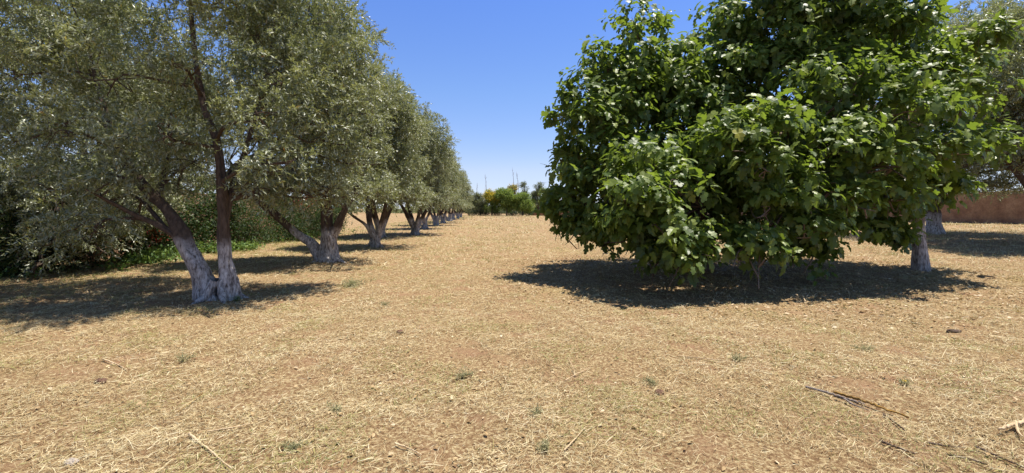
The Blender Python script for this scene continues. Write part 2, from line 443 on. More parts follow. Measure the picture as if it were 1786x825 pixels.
def build_grass():
    rng = np.random.default_rng(11)
    V, Fq, T = [], [], []
    off = 0
    #       d0   d1   count  length         width    upright share
    bands = [(1.9, 4.2, 115000, (0.018, 0.095), 0.0026, 0.46),
             (4.2, 7.5, 145000, (0.022, 0.105), 0.0034, 0.46),
             (7.5, 13, 125000, (0.04, 0.13), 0.0050, 0.5),
             (13, 26, 95000, (0.08, 0.24), 0.0105, 0.6),
             (26, 60, 70000, (0.12, 0.30), 0.024, 0.75),
             (60, 108, 36000, (0.2, 0.38), 0.055, 0.85)]
    for d0, d1, N, (l0, l1), w0, up in bands:
        d = np.sqrt(rng.uniform(d0 ** 2, d1 ** 2, N))
        x = rng.uniform(-1.22, 1.22, N) * (d + 0.6)
        # tufts: pull half of the blades towards common centres
        k = N // 34
        ci = rng.integers(0, k, N)
        cd = np.sqrt(rng.uniform(d0 ** 2, d1 ** 2, k)); cx = rng.uniform(-1.22, 1.22, k) * (cd + 0.6)
        upm = rng.random(N) < up
        tuft = upm & (rng.random(N) < 0.7)
        sp = 0.03 + 0.004 * d
        x = np.where(tuft, cx[ci] + rng.normal(0, 1, N) * sp, x)
        y = np.where(tuft, cd[ci] + rng.normal(0, 1, N) * sp, d)
        soil = wave_noise(x, y, 2.1, 21, 5)
        worn = np.exp(-((x - 0.4 - 0.06 * y) / 0.9) ** 2) * smooth(4, 9, y)
        keep = (rng.random(N) > np.maximum(smooth(0.15, 0.55, soil) * 0.82, worn * np.where(upm, .8, .3))) & (rng.random(N) > 0.45 * in_shade_litter(x, y)) & (x > -13)
        x, y, upm = x[keep], y[keep], upm[keep]
        n = len(x)
        z = ground_h(x, y)
        az = np.where(rng.random(n) < 0.2, rng.normal(0.55, 0.5, n), rng.uniform(0, 6.283, n))
        el = np.where(upm, rng.uniform(0.7, 1.5, n), rng.normal(0.10, 0.12, n))
        L = (l0 + (l1 - l0) * rng.random(n) ** 1.7) * np.where(upm, 0.66, 1.0) * np.where(rng.random(n) < .014, 2.2, 1.0)
        w = w0 * rng.uniform(0.6, 1.6, n)
        green = smooth(0.10, 0.5, wave_noise(x, y, 1.9, 33, 4)) * 0.62 + 0.06 + 0.75 * smooth(-6.5, -9.5, x)
        isg = rng.random(n) < np.where(upm, green, green * 0.4)
        warm = wave_noise(x, y, 5.0, 44, 3)
        t = np.where(isg, rng.uniform(0.80, 1.0, n), np.clip(rng.beta(2.6, 2.2, n) * 0.68 - 0.07 * warm, 0, 0.72))
        dirh = np.stack([np.cos(az), np.sin(az), np.zeros(n)], -1)
        side = np.stack([-np.sin(az), np.cos(az), np.zeros(n)], -1)
        roll = rng.normal(0, 0.6, n)[:, None]
        side = side * np.cos(roll) + np.array([0, 0, 1.0]) * np.sin(roll)
        base = np.stack([x, y, z + np.where(upm, -0.005, rng.uniform(0.002, 0.028, n))], -1)
        bend = np.where(upm, rng.uniform(0.1, 0.6, n), rng.normal(0, 0.08, n)) * L
        sw = rng.normal(0, 0.16, n) * L
        pts = []
        for s in (0, 0.5, 1.0):
            p = base + dirh * (L * s * np.cos(el) + bend * s * s * 0.7)[:, None] + np.array([0, 0, 1.0]) * (L * s * np.sin(el) - bend * s * s * 0.35)[:, None]
            p = p + np.stack([-np.sin(az), np.cos(az), np.zeros(n)], -1) * (sw * s * s)[:, None]
            ww = w * (0.75, 1.0, 0.3)[(0, 0.5, 1.0).index(s)] * 0.5
            pts += [p - side * ww[:, None], p + side * ww[:, None]]
        v = np.stack(pts, 1)
        v[:, :, 2] = np.maximum(v[:, :, 2], (z - 0.006)[:, None])
        v = v.reshape(-1, 3)
        b = np.arange(n)[:, None] * 6 + off
        Fq += [b + np.array([0, 1, 3, 2]), b + np.array([2, 3, 5, 4])]
        V.append(v); T.append(np.repeat(t, 6)); off += len(v)
    me = mesh_arrays('dry_grass', np.concatenate(V), [np.concatenate(Fq)], np.concatenate(T))
    tag(link('dry_grass', me, M['straw']), 'mown dry grass and loose straw covering the field', 'dry grass', kind='stuff')

    # shed leaves, thickest below the fig trees
    N = 46000
    d = np.sqrt(rng.uniform(2.0 ** 2, 16 ** 2, N)); x = rng.uniform(-1.2, 1.2, N) * d
    pk = 0.22 + 0.75 * in_shade_litter(x, d) + 0.2 * smooth(2.5, 4.5, x) * smooth(6.5, 4, d)
    for tx, ty in ((-5.2, 8.4), (-5.5, 14.2), (11.6, 13.2)):
        pk = pk + .5 * smooth(1.8, .4, np.hypot(x - tx, d - ty))
    kp = rng.random(N) < pk
    x, y = x[kp], d[kp]; n = len(x)
    pos = np.stack([x, y, ground_h(x, y) + rng.uniform(0.006, 0.025, n)], -1)
    az = rng.uniform(0, 6.283, n)
    axis = np.stack([np.cos(az), np.sin(az), rng.normal(0, 0.25, n)], -1)
    nor = unit(np.stack([rng.normal(0, 0.45, n), rng.normal(0, 0.45, n), np.ones(n)], -1))
    size = rng.uniform(0.018, 0.05, n) * (1 + 0.9 * in_shade_litter(x, y) * rng.random(n))
    v, f = place_leaves(*LEAF_OVATE, pos, axis, nor, size, rng)
    me = mesh_arrays('fallen_leaves', v, [f], np.repeat(rng.beta(1.6, 2.2, n) * 0.97 + (rng.random(n) < 0.01) * 0.03, 7))
    tag(link('fallen_leaves', me, M['dry_leaf']), 'dry fallen leaves scattered over the straw', 'fallen leaves', kind='stuff')
build_grass()

# ------------------------------------------------------------------ walls
def slab_wall(name, label, x0, y0, x1, y1, h, thick, base_drop, cap=True, seed=0):
    """an old earth wall with an uneven top and a coping course"""
    L = math.hypot(x1 - x0, y1 - y0); n = max(8, int(L / 0.6))
    rng = np.random.default_rng(seed)
    ux, uy = (x1 - x0) / L, (y1 - y0) / L
    root = empty(name, (x0, y0, gh(x0, y0)))
    z0 = gh(x0, y0)
    def strip(zlo, zhi, th, jit):
        rows = []
        for i in range(n + 1):
            s = L * i / n
            cx, cy = ux * s, uy * s
            g = gh(x0 + cx, y0 + cy) - z0
            top = g + zhi + rng.uniform(-jit, jit); lo = g + zlo
            k = rng.uniform(-0.02, 0.02)
            a, b = th / 2 + k, -th / 2 + k
            rows.append([(cx - uy * a, cy + ux * a, lo), (cx - uy * a, cy + ux * a, top), (cx - uy * b, cy + ux * b, top), (cx - uy * b, cy + ux * b, lo)])
        v = np.array(rows).reshape(-1, 3)
        f = []
        for i in range(n):
            for k in range(4):
                f.append((i * 4 + k, i * 4 + (k + 1) % 4, i * 4 + 4 + (k + 1) % 4, i * 4 + 4 + k))
        f += [(0, 1, 2, 3), (n * 4 + 3, n * 4 + 2, n * 4 + 1, n * 4)]
        return mesh_arrays(name, v, [np.array(f)])
    link('wall_body', strip(-base_drop, h, thick, 0.05), M['earth_wall'], root)
    if cap:
        link('plinth', strip(-base_drop, 0.28, thick + 0.12, 0.03), M['earth_wall'], root)
    return tag(root, label, 'wall')
slab_wall('earth_wall', 'long reddish earth wall behind the right hand olive trees', 35, 12, 37, 108, 2.35, 0.4, 0.4, seed=1)
slab_wall('earth_wall', 'reddish boundary wall behind the dark flowering hedge', -13.9, 2, -12.9, 33, 2.3, 0.35, 0.4, seed=2)
slab_wall('earth_bank_wall', 'low crumbling red wall at the far end of the field', 4, 112, 40, 109, 1.1, 0.5, 0.4, cap=False, seed=3)

# ------------------------------------------------------------------ trees
def shell_points(lobes, per, rng, inner=0.45, power=0.5):
    """points spread through a set of ellipsoids, denser near their skins"""
    P, D = [], []
    for (c, r) in lobes:
        c = np.asarray(c, float); r = np.asarray(r, float) * np.ones(3)
        n = max(4, int(per * (r.prod()) ** (2 / 3)))
        d = unit(rng.normal(0, 1, (n, 3)))
        rad = inner + (1 - inner) * rng.random(n) ** power
        rad *= 1 + 0.16 * np.sin(d[:, 0] * 5 + c[0] * 7) * np.sin(d[:, 2] * 6 + c[1] * 5) + 0.10 * rng.normal(0, 1, n)
        P.append(c + d * r * rad[:, None]); D.append(d)
    return np.concatenate(P), np.concatenate(D)

def clumped(lobes, rng, k=7, f=0.45, flat=0.7, up=0.25, out=0.78):
    """break every lobe into smaller flattened clumps set on its upper and outer side, so that gaps stay between them"""
    o = []
    for (c, r) in lobes:
        c = np.asarray(c, float); r = np.asarray(r, float) * np.ones(3)
        a0 = rng.uniform(0, 6.28)
        for i in range(k):
            z = 1 - (1.55 - up) * (i + .5) / k
            a = a0 + i * 2.4 + rng.uniform(-.5, .5)
            q = math.sqrt(max(.02, 1 - z * z))
            g = rng.uniform(.75, 1.2) * f
            o.append((c + r * out * rng.uniform(.75, 1.1) * np.array([q * math.cos(a), q * math.sin(a), z]), r * np.array([g, g, g * flat])))
    return o

def branches(tb, limbs, lobes, rng, sub=7, r0=0.05, seg=6):
    """a curved branch from the nearest limb to every lobe, twigs fanning out inside it"""
    LP = np.concatenate([p for p, r in limbs]); LR = np.concatenate([r for p, r in limbs])
    for (c, r) in lobes:
        c = np.asarray(c, float); rr = np.asarray(r, float) * np.ones(3)
        dd = np.linalg.norm(LP - c, axis=1) + 1.2 * np.maximum(LP[:, 2] - c[2], 0) + 0.6 * np.maximum(0.9 - LP[:, 2], 0) * 3
        k = int(np.argmin(dd)); s = LP[k]
        L = np.linalg.norm(c - s)
        rb = min(r0 * (0.5 + 0.25 * L), LR[k] * 0.8)
        mid = s + (c - s) * 0.5 + rng.normal(0, 0.10, 3) * L + np.array([0, 0, 0.10 * L])
        p, q = spline([s, mid, c, c + (c - s) * 0.25 + rng.normal(0, .15, 3)], [rb, rb * 0.7, rb * 0.42, rb * 0.2], 10)
        tb.add(p, q, seg)
        for j in range(sub):
            a = p[rng.integers(3, 9)]
            e = c + unit(rng.normal(0, 1, 3)) * rr * rng.uniform(0.6, 0.95)
            m = (a + e) / 2 + rng.normal(0, 0.1, 3)
            pp, qq = spline([a, m, e], [rb * 0.38, rb * 0.24, 0.005], 6)
            tb.add(pp, qq, 4)

def olive_leaves(lobes, per, rng, limbs=None, leaf=(0.075, 0.115), per_twig=18, clear=0.0, zmin=0.3):
    fine = clumped(lobes, rng, 6, .36, .62, .3, .95)
    P, D = shell_points(fine, per * 1.55, rng, .1, .7)
    hue = np.repeat(rng.random(len(fine)), [max(4, int(per * 1.55 * (r.prod()) ** (2 / 3))) for c, r in fine])
    P0, D0 = shell_points(lobes, per * .11, rng, .0, .8)
    P, D = np.concatenate([P, P0]), np.concatenate([D, D0])
    hue = np.concatenate([hue, rng.random(len(P0))])
    if limbs is not None and clear > 0:
        LP = np.concatenate([p for p, r in limbs])[::2]
        dm = np.min(np.linalg.norm(P[:, None] - LP[None], axis=2), axis=1)
        P, D, hue = P[dm > clear], D[dm > clear], hue[dm > clear]
    ok = P[:, 2] > zmin
    P, D, hue = P[ok], D[ok], hue[ok]
    n = len(P)
    tw = unit(D * 0.9 + rng.normal(0, 0.55, (n, 3)) + np.array([0, 0, 0.15]))
    Lt = rng.uniform(0.18, 0.42, n)
    vigor = np.clip(.72 * hue + .28 * rng.random(n), 0, 1)                                   # colour goes by twig, then by leaf
    s = np.tile(np.linspace(0.05, 1, per_twig), n)
    idx = np.repeat(np.arange(n), per_twig)
    droop = -0.16 * s ** 2
    pos = P[idx] + tw[idx] * (Lt[idx] * s)[:, None]
    pos[:, 2] += droop * Lt[idx] * 2
    N = len(pos)
    ax = unit(tw[idx] * 0.75 + rng.normal(0, 0.62, (N, 3)) + np.array([0, 0, -0.05]))
    nor = unit(np.array([0, 0, 0.9]) + rng.normal(0, 0.6, (N, 3)) + 0.3 * D[idx])
    size = rng.uniform(*leaf, N)
    v, f = place_leaves(*LEAF_LANCE, pos, ax, nor, size, rng, rng.uniform(1.0, 1.5, N))
    tint = np.clip(0.55 * vigor[idx] + 0.4 * rng.random(N), 0, 0.9)
    odd = rng.random(N) < np.where(vigor[idx] > 0.90, 0.20, 0.008)
    tint = np.where(odd, rng.uniform(0.93, 1.0, N), tint)
    return mesh_arrays('olive_leaves', v, [f], np.repeat(tint, 4))

def olive_lobes(rng, R=2.7, zc=4.7, H=2.9, n=26, skirt=9, rl=(0.75, 1.15)):
    out = []
    for i in range(n):                                         # evenly strewn over a dome
        z = 1 - 1.75 * (i + 0.5) / n
        a = i * 2.399963 + rng.uniform(-0.4, 0.4)
        q = math.sqrt(max(0, 1 - z * z)) * rng.uniform(0.78, 1.0)
        r = rng.uniform(*rl)
        out.append((np.array([q * math.cos(a) * (R - r * 0.6), q * math.sin(a) * (R - r * 0.6), zc + z * (H - r * 0.6)]), np.array([r, r, r * rng.uniform(0.75, 1.0)])))
    for i in range(skirt):                                     # weeping skirt
        a = i * 6.283 / skirt + rng.uniform(-0.3, 0.3)
        r = rng.uniform(0.5, 0.75)
        q = R * rng.uniform(0.72, 1.0)
        out.append((np.array([q * math.cos(a), q * math.sin(a), rng.uniform(1.9, 2.5)]), np.array([r, r, r * 0.9])))
    for i in range(5):
        r = 0.9
        out.append((np.array([rng.uniform(-1, 1), rng.uniform(-1, 1), zc + rng.uniform(-1, 1)]), np.array([r, r, r])))
    return out

def generic_olive_limbs(rng, n=4, r=0.2, fork=0.55, spread=1.5, top=5.0):
    limbs = []
    a0 = rng.uniform(0, 6.28)
    for i in range(n):
        a = a0 + i * 6.283 / n + rng.uniform(-0.35, 0.35)
        c, s = math.cos(a), math.sin(a)
        k = rng.uniform(0.75, 1.15) * spread
        ctrl = [(c * r * 0.35, s * r * 0.35, -0.08), (c * r * 0.7, s * r * 0.7, fork), (c * k * 0.42, s * k * 0.42, 1.45), (c * k * 0.85, s * k * 0.85, 2.6), (c * k + rng.normal(0, .2), s * k + rng.normal(0, .2), top * rng.uniform(0.8, 1.05))]
        rr = r * rng.uniform(0.7, 1.0)
        limbs.append(spline(ctrl, [rr * 1.25, rr * 0.95, rr * 0.62, rr * 0.45, rr * 0.16], 26))
    return limbs

def make_olive(label, base, limbs, lobes, rng, per=150, bark='bark_olive', clear=0.0, leaf=(0.075, 0.115), group='whitewashed olive trees of the left row', zmin=0.3, per_twig=18, name='olive_tree', roots=5):
    root = empty(name, base)
    tb = Tubes()
    for i, (p, r) in enumerate(limbs):
        tb.add(p, r, 18, 0.24, 31 + i, flare=0.22 if p[0][2] < 0.1 else 0)
    for k in range(roots):
        a = k * 6.283 / max(1, roots) + rng.uniform(-.4, .4); L = rng.uniform(.32, .6)
        c = np.array([math.cos(a), math.sin(a), 0])
        rp, rr = spline([c * .10 + np.array([0, 0, .32]), c * (.16 + .12 * L) + np.array([0, 0, .10]), c * L * .8 + np.array([0, 0, .015]), c * L * 1.15 + np.array([0, 0, -.06])], [.075, .07, .045, .02], 12)
        tb.add(rp, rr, 10, .2, 70 + k)
    branches(tb, limbs, lobes, rng, sub=6)
    link('trunk', tb.mesh('olive_trunk'), M[bark], root)
    link('crown', olive_leaves(lobes, per, rng, limbs, leaf, per_twig, clear, zmin), M['olive_leaf'], root)
    return tag(root, label, 'olive tree', group)

# nearest olive: two stems, its own limbs as in the photograph
rng = np.random.default_rng(101)
B1 = at_ground(385, 521); d1 = B1[1]
def rel(px, py, dd=0.0):
    p = at(px, py, d1 + dd)
    return p - B1
L1 = [spline([rel(366, 530), rel(352, 482), rel(326, 432), rel(296, 372, .1), rel(250, 322, .3), rel(205, 250, .5), rel(170, 150, .6), rel(150, 60, .7)], [0.186, 0.14, 0.132, 0.0952, 0.0842, 0.0562, 0.0337, 0.0168], 44),
      spline([rel(322, 425), rel(285, 398, -.1), rel(246, 380, -.3), rel(213, 363, -.5), rel(150, 330, -.9)], [0.0618, 0.0477, 0.0421, 0.0309, 0.0112], 22),
      spline([rel(404, 530), rel(396, 470), rel(391, 420), rel(388, 340), rel(378, 250, .1), rel(356, 185, .1), rel(340, 90, .2), rel(330, -20, .3)], [0.14, 0.112, 0.0928, 0.0842, 0.0618, 0.0534, 0.0421, 0.0281], 44),
      spline([rel(391, 392), rel(402, 340, .15), rel(425, 270, .5), rel(455, 170, .8), rel(480, 40, 1.0)], [0.0618, 0.0562, 0.0449, 0.0337, 0.0168], 24),
      spline([rel(300, 380, .1), rel(280, 340, .5), rel(292, 270, 1.2), rel(300, 160, 1.6)], [0.0562, 0.0505, 0.0393, 0.0225], 20),
      spline([rel(388, 345), rel(400, 300, .9), rel(440, 260, 1.7)], [0.0505, 0.0393, 0.0225], 14)]
lob = [(rel(x, y, dd), np.array([r, r, r * .85])) for x, y, dd, r in [
    (110, 40, .2, 1.0), (40, 130, .4, 0.95), (215, 130, -.3, .85), (150, 235, -.4, .8), (230, 260, -.5, .6), (205, 310, -.6, .5), (170, 330, -.4, .55),
    (110, 330, .4, .7), (130, 400, 1.2, .6), (140, -60, .2, .9), (300, -150, .2, 1.2), (420, -130, .4, 1.2), (320, -60, -.9, .8), (410, -20, -.2, .8), (450, 60, .3, .85), (520, 40, .8, .95),
    (490, 150, .0, .8), (560, 130, 1.0, .9), (450, 210, -.5, .55), (520, 240, .4, .75), (450, 300, .7, .55), (430, 330, 1.2, .5), (575, 250, 1.2, .7), (500, 330, .5, .42), (550, -60, .8, .9),
    (300, 200, .9, .7), (330, 280, 1.5, .7), (260, 90, 1.6, 1.1), (400, 60, 1.9, 1.1), (380, 170, 2.1, 1.0), (470, 200, 2.2, .9), (200, 180, 2.0, 1.0), (310, 330, 2.2, .6), (330, 120, -.8, .45), (300, 230, -.9, .4),
    (60, 240, .8, .8), (455, 328, -.2, .38), (515, 345, .6, .42), (480, 285, -.5, .45), (165, 395, -.5, .45), (590, 345, 1.6, .4), (600, 200, 1.0, .7), (605, 285, 1.3, .55), (560, 325, 1.0, .45), (600, 120, 1.2, .7), (240, 380, 2.0, .5), (160, 130, 1.2, .9)]]
olive1 = make_olive('nearest olive tree, twin whitewashed trunks with the left one leaning over', B1, L1, lob, rng, per=400, clear=0.10, leaf=(0.06, 0.10))

# second olive: squat white bole, three limbs
rng = np.random.default_rng(102)
B2 = at_ground(573, 457)
d2 = B2[1]
def rel2(px, py, dd=0.0):
    return at(px, py, d2 + dd) - B2
L2 = [spline([rel2(572, 464), rel2(574, 425), rel2(570, 395), rel2(567, 340), rel2(560, 290, .2), rel2(550, 180, .3)], [0.276, 0.216, 0.171, 0.112, 0.0786, 0.0328], 30),
      spline([rel2(560, 462), rel2(545, 428), rel2(518, 408), rel2(482, 375, -.2), rel2(440, 340, -.4), rel2(400, 280, -.5)], [0.157, 0.131, 0.112, 0.0916, 0.0655, 0.0262], 30),
      spline([rel2(576, 420), rel2(592, 385), rel2(612, 345, .2), rel2(640, 280, .3), rel2(650, 180, .4)], [0.131, 0.112, 0.0848, 0.059, 0.0262], 24),
      spline([rel2(580, 465), rel2(588, 455), rel2(597, 455)], [0.144, 0.105, 0.0328], 10)]
lob2 = olive_lobes(rng, 2.1, 4.7, 3.3, 26, 9)
lob2 = [(c + np.array([-.6, 0, 0]) * smooth(2.0, 4.0, c[2]), r) for c, r in lob2]
olive2 = make_olive('second olive tree of the row, squat white bole with three limbs', B2, L2, lob2, rng, per=310, clear=0.1)

# two more shapes; the rest of the row are copies of them
rng = np.random.default_rng(103)
B3 = at_ground(653, 432); d3 = B3[1]
def rel3(px, py, dd=0.0):
    return at(px, py, d3 + dd) - B3
L3 = [spline([rel3(653, 437), rel3(653, 415), rel3(645, 390), rel3(640, 350, .2), rel3(630, 280, .3)], [0.191, 0.153, 0.121, 0.0765, 0.0319], 24),
      spline([rel3(655, 432), rel3(661, 405), rel3(668, 375, -.2), rel3(680, 330, -.2), rel3(690, 260)], [0.128, 0.109, 0.0833, 0.0638, 0.0255], 24),
      spline([rel3(650, 415), rel3(638, 393, -.2), rel3(614, 375, -.3), rel3(590, 350, -.4)], [0.0833, 0.0638, 0.0478, 0.0319], 18)]
olive3 = make_olive('third olive of the row, slim white trunk forked like a V', B3, L3, olive_lobes(rng, 2.0, 4.5, 2.75, 24, 9), rng, per=280)
rng = np.random.default_rng(104)
B5 = at_ground(724, 410)
olive5 = make_olive('fifth olive of the row with a wide open fork of white limbs', B5, generic_olive_limbs(rng, 4, 0.17, 0.45, 1.6), olive_lobes(rng, 2.4, 4.8, 3.0, 26, 10), rng, per=280)
rng = np.random.default_rng(105)
B4 = np.array([-7.3, 26.0, gh(-7.3, 26)])
olive4 = make_olive('fourth olive of the row, set back a little to the left', B4, generic_olive_limbs(rng, 4, 0.17, 0.4, 1.5), olive_lobes(rng, 2.3, 4.2, 2.7, 24, 9), rng, per=280)

ords = ['sixth', 'seventh', 'eighth', 'ninth', 'tenth', 'eleventh', 'twelfth']
far = [(-6.9, 37), (-7.2, 44.5), (-7.7, 52.5), (-8.0, 60.5), (-8.6, 69), (-9.0, 78), (-9.6, 88)]
for i, (x, y) in enumerate(far):
    src = (olive3, olive5, olive4, olive2)[i % 4]
    s = (1.0, 0.97, 1.04, 0.95, 1.0, 0.92, 0.9)[i]
    copy_tree(src, (x, y, gh(x, y)), 1.1 + i * 1.9, (s, s, s), '%s olive of the row counted from the camera' % ords[i])

# olives hanging in from the left edge and standing at the right
rng = np.random.default_rng(106)
B0 = np.array([-13.4, 12.6, gh(-13.4, 12.6)])
lob0 = olive_lobes(rng, 3.3, 5.1, 3.6, 32, 9)
for a in range(16):
    r = rng.uniform(.6, .9)
    lob0.append((np.array([1.4 + rng.uniform(-1.2, 1.6), rng.uniform(-.8, 2.2), rng.uniform(.9, 2.6)]), np.array([r, r, r])))
for a in range(30):
    r = rng.uniform(.45, .7)
    lob0.append((np.array([rng.uniform(-.6, 3.3), rng.uniform(-2.0, -.6), rng.uniform(.45, 2.7)]), np.array([r, r, r])))
L0 = generic_olive_limbs(rng, 4, 0.24, 0.6, 1.8)
olive0 = make_olive('olive at the left edge, foliage weeping down to the hedge', B0, L0, lob0, rng, per=230, clear=0.12, zmin=0.12, group='olive trees outside the left row')
rng = np.random.default_rng(107)
xR, yR = (1627 - CX) / F * 22.0, 22.0
BR = np.array([xR, yR, gh(xR, yR)])
LR_ = [spline([(0, 0, -.1), (0.02, 0, .7), (-.05, 0, 1.5), (-.3, .1, 2.6), (-.6, .2, 5.5)], [0.34, 0.272, 0.231, 0.163, 0.0544], 26),
       spline([(0.05, 0, 1.1), (0.4, 0, 1.9), (1.3, .1, 3.0), (2.4, .2, 5.0), (2.9, 0, 7.5)], [0.204, 0.177, 0.136, 0.102, 0.0408], 26)]
lobR = [(c * np.array([1.25, 1.15, 1.38]) + np.array([1.6, 0, -0.3]), r * 1.3) for c, r in olive_lobes(rng, 3.0, 5.0, 3.0, 28, 10)]
lobR += [(at(x, y, d) - BR, np.array([1.3, 1.2, .9]) * k) for x, y, d, k in [(1700, 250, 21.5, 1.0), (1760, 280, 21.5, 1.0), (1700, 318, 21, .6), (1745, 325, 21, .65), (1790, 320, 21, .7), (1660, 325, 23, .7), (1700, 335, 23, .6), (1770, 330, 23, .7), (1720, 300, 23.5, .8), (1680, 180, 22, 1), (1740, 200, 22, 1.1), (1790, 230, 22, 1.1)]]
oliveR = make_olive('grey olive behind the fig trees with a stout dappled white trunk', BR, LR_, lobR, rng, per=190, leaf=(0.08, 0.13), group='olive trees outside the left row')
copy_tree(olive4, (19.2, 16.5, gh(19.2, 16.5)), 2.0, (1.25, 1.25, 1.3), 'tall grey olive at the right edge, its trunk outside the picture')
copy_tree(olive5, (24.0, 34.0, gh(24, 34)), 4.0, (1.15, 1.15, 1.15), 'olive standing between the fig trees and the earth wall')
copy_tree(olive4, (-20.5, 14.0, gh(-20.5, 14)), 0.7, (1.25, 1.25, 1.3), 'tall olive beyond the left boundary wall, behind the left edge olive')
copy_tree(olive5, (-18.0, 25.0, gh(-18, 25)), 5.0, (1.2, 1.2, 1.2), 'olive beyond the left boundary wall, behind the second olive')

# ------------------------------------------------------------------ fig trees
def fig_crown(lobes, per, rng, limbs, leaf=(0.10, 0.235), nleaf=10):
    fine = clumped(lobes, rng, 7, .46, .62)
    P, D = shell_points(fine, per * 1.5, rng, .5, .45)
    sel = D[:, 2] > -.45
    P, D = P[sel], D[sel]
    P0, D0 = shell_points(lobes, per * .28, rng, .2, .7)
    P, D = np.concatenate([P, P0]), np.concatenate([D, D0])
    ok = P[:, 2] > 0.18
    P, D = P[ok], D[ok]
    n = len(P)
    sh = unit(D + np.array([0, 0, 0.35]) + rng.normal(0, 0.45, (n, 3)))
    ref = unit(np.cross(sh, rng.normal(0, 1, (n, 3))))
    ref2 = np.cross(sh, ref)
    idx = np.repeat(np.arange(n), nleaf)
    k = np.tile(np.arange(nleaf), n)
    N = len(idx)
    ang = k * 2.4 + rng.uniform(-.3, .3, N)
    along = (k / nleaf) * 0.30
    rad = ref[idx] * np.cos(ang)[:, None] + ref2[idx] * np.sin(ang)[:, None]
    lift = np.where(k > nleaf - 4, 0.9, 0.25)[:, None]
    pet = unit(rad + sh[idx] * lift)
    pl = rng.uniform(0.05, 0.13, N)
    pos = P[idx] + sh[idx] * along[:, None] + pet * pl[:, None]
    droop = rng.uniform(0.05, 0.95, N)[:, None]
    ax = unit(pet + np.array([0, 0, -1.0]) * droop + rng.normal(0, 0.2, (N, 3)))
    nor = unit(np.array([0, 0, 1.0]) + 0.75 * D[idx] + rng.normal(0, 0.35, (N, 3)))
    size = rng.uniform(*leaf, N) * np.where(k > nleaf - 3, 0.62, 1.0)
    v, f = place_leaves(*LEAF_FIG, pos, ax, nor, size, rng, rng.uniform(0.78, 1.15, N), rng.uniform(.3, 1.8, N))
    young = (k > nleaf - 4) * 0.28
    tint = np.clip(rng.random(N) * 0.6 + young + 0.12 * rng.random(n)[idx], 0, 0.96)
    tint = np.where(rng.random(N) < 0.018, rng.uniform(.965, 1.0, N), tint)
    return mesh_arrays('fig_leaves', v, [f], np.repeat(tint, len(LEAF_FIG[0])))

def make_fig(label, base, limbs, lobes, rng, per, bark='bark_fig'):
    root = empty('fig_tree', base)
    tb = Tubes()
    for i, (p, r) in enumerate(limbs):
        tb.add(p, r, 14, 0.10, 61 + i, flare=0.25 if p[0][2] < 0.1 else 0)
    branches(tb, limbs, lobes, rng, sub=5, r0=0.06)
    link('trunk', tb.mesh('fig_trunk'), M[bark], root)
    link('crown', fig_crown(lobes, per, rng, limbs), M['fig_leaf'], root)
    return tag(root, label, 'fig tree', 'fig trees on the right')

def px_lobes(lst, base):
    out = []
    for x, y, rpx, d in lst:
        d = d * 0.93
        r = rpx / F * d
        out.append((at(x, y, d) - base, np.array([r, r * 1.0, r * 0.92])))
    return out

rng = np.random.default_rng(201)
bA = np.array([4.9, 12.2, gh(4.9, 12.2)])
lobA = px_lobes([(1112, 62, 52, 12.6), (1070, 125, 58, 12.2), (1035, 175, 52, 12), (1120, 165, 85, 12.4), (1000, 215, 45, 12), (1055, 240, 70, 11.6), (1000, 290, 40, 11.8), (995, 345, 45, 11.6), (982, 375, 34, 11.6),
                 (1060, 345, 70, 11.2), (1040, 400, 42, 11.3), (1065, 420, 34, 11.2), (1005, 402, 28, 11.5), (1150, 448, 34, 9.7), (1130, 300, 75, 11.4), (1155, 385, 78, 9.1), (1110, 350, 50, 9.3), (1190, 340, 45, 9.1), (1215, 435, 42, 8.9), (1100, 415, 38, 9.6), (1190, 450, 32, 8.8), (1130, 300, 60, 9.9), (1200, 142, 78, 12.6), (1190, 220, 80, 12.2), (1268, 78, 70, 13),
                 (1250, 190, 70, 12.5), (1250, 340, 60, 12.4), (1260, 400, 60, 12.4), (1290, 330, 70, 12.4), (1220, 280, 70, 11.4), (1120, 200, 90, 14.2), (1080, 300, 90, 14.2), (1200, 330, 90, 14.4), (1200, 180, 85, 14.8), (1150, 400, 60, 14)], bA)
LA = [spline([(0, 0, -.1), (-.02, 0, .6), (-.1, 0, 1.3), (-.7, .1, 2.6), (-1.4, .2, 4.6)], [.30, .23, .19, .13, .05], 24),
      spline([(0.1, 0, .4), (.35, .1, 1.2), (.8, .2, 2.6), (.9, .3, 5.2)], [.2, .16, .12, .05], 20),
      spline([(-.05, 0, .7), (-.8, -.3, 1.3), (-2.0, -.5, 1.8), (-3.0, -.5, 2.1)], [.13, .1, .07, .03], 20),
      spline([(0, 0, .7), (-.2, -.7, 1.2), (-.6, -1.6, 1.6)], [.12, .09, .04], 16)]
make_fig('broad leafy fig tree with low boughs beside the open alley', bA, LA, lobA, rng, 60, 'bark_plain')

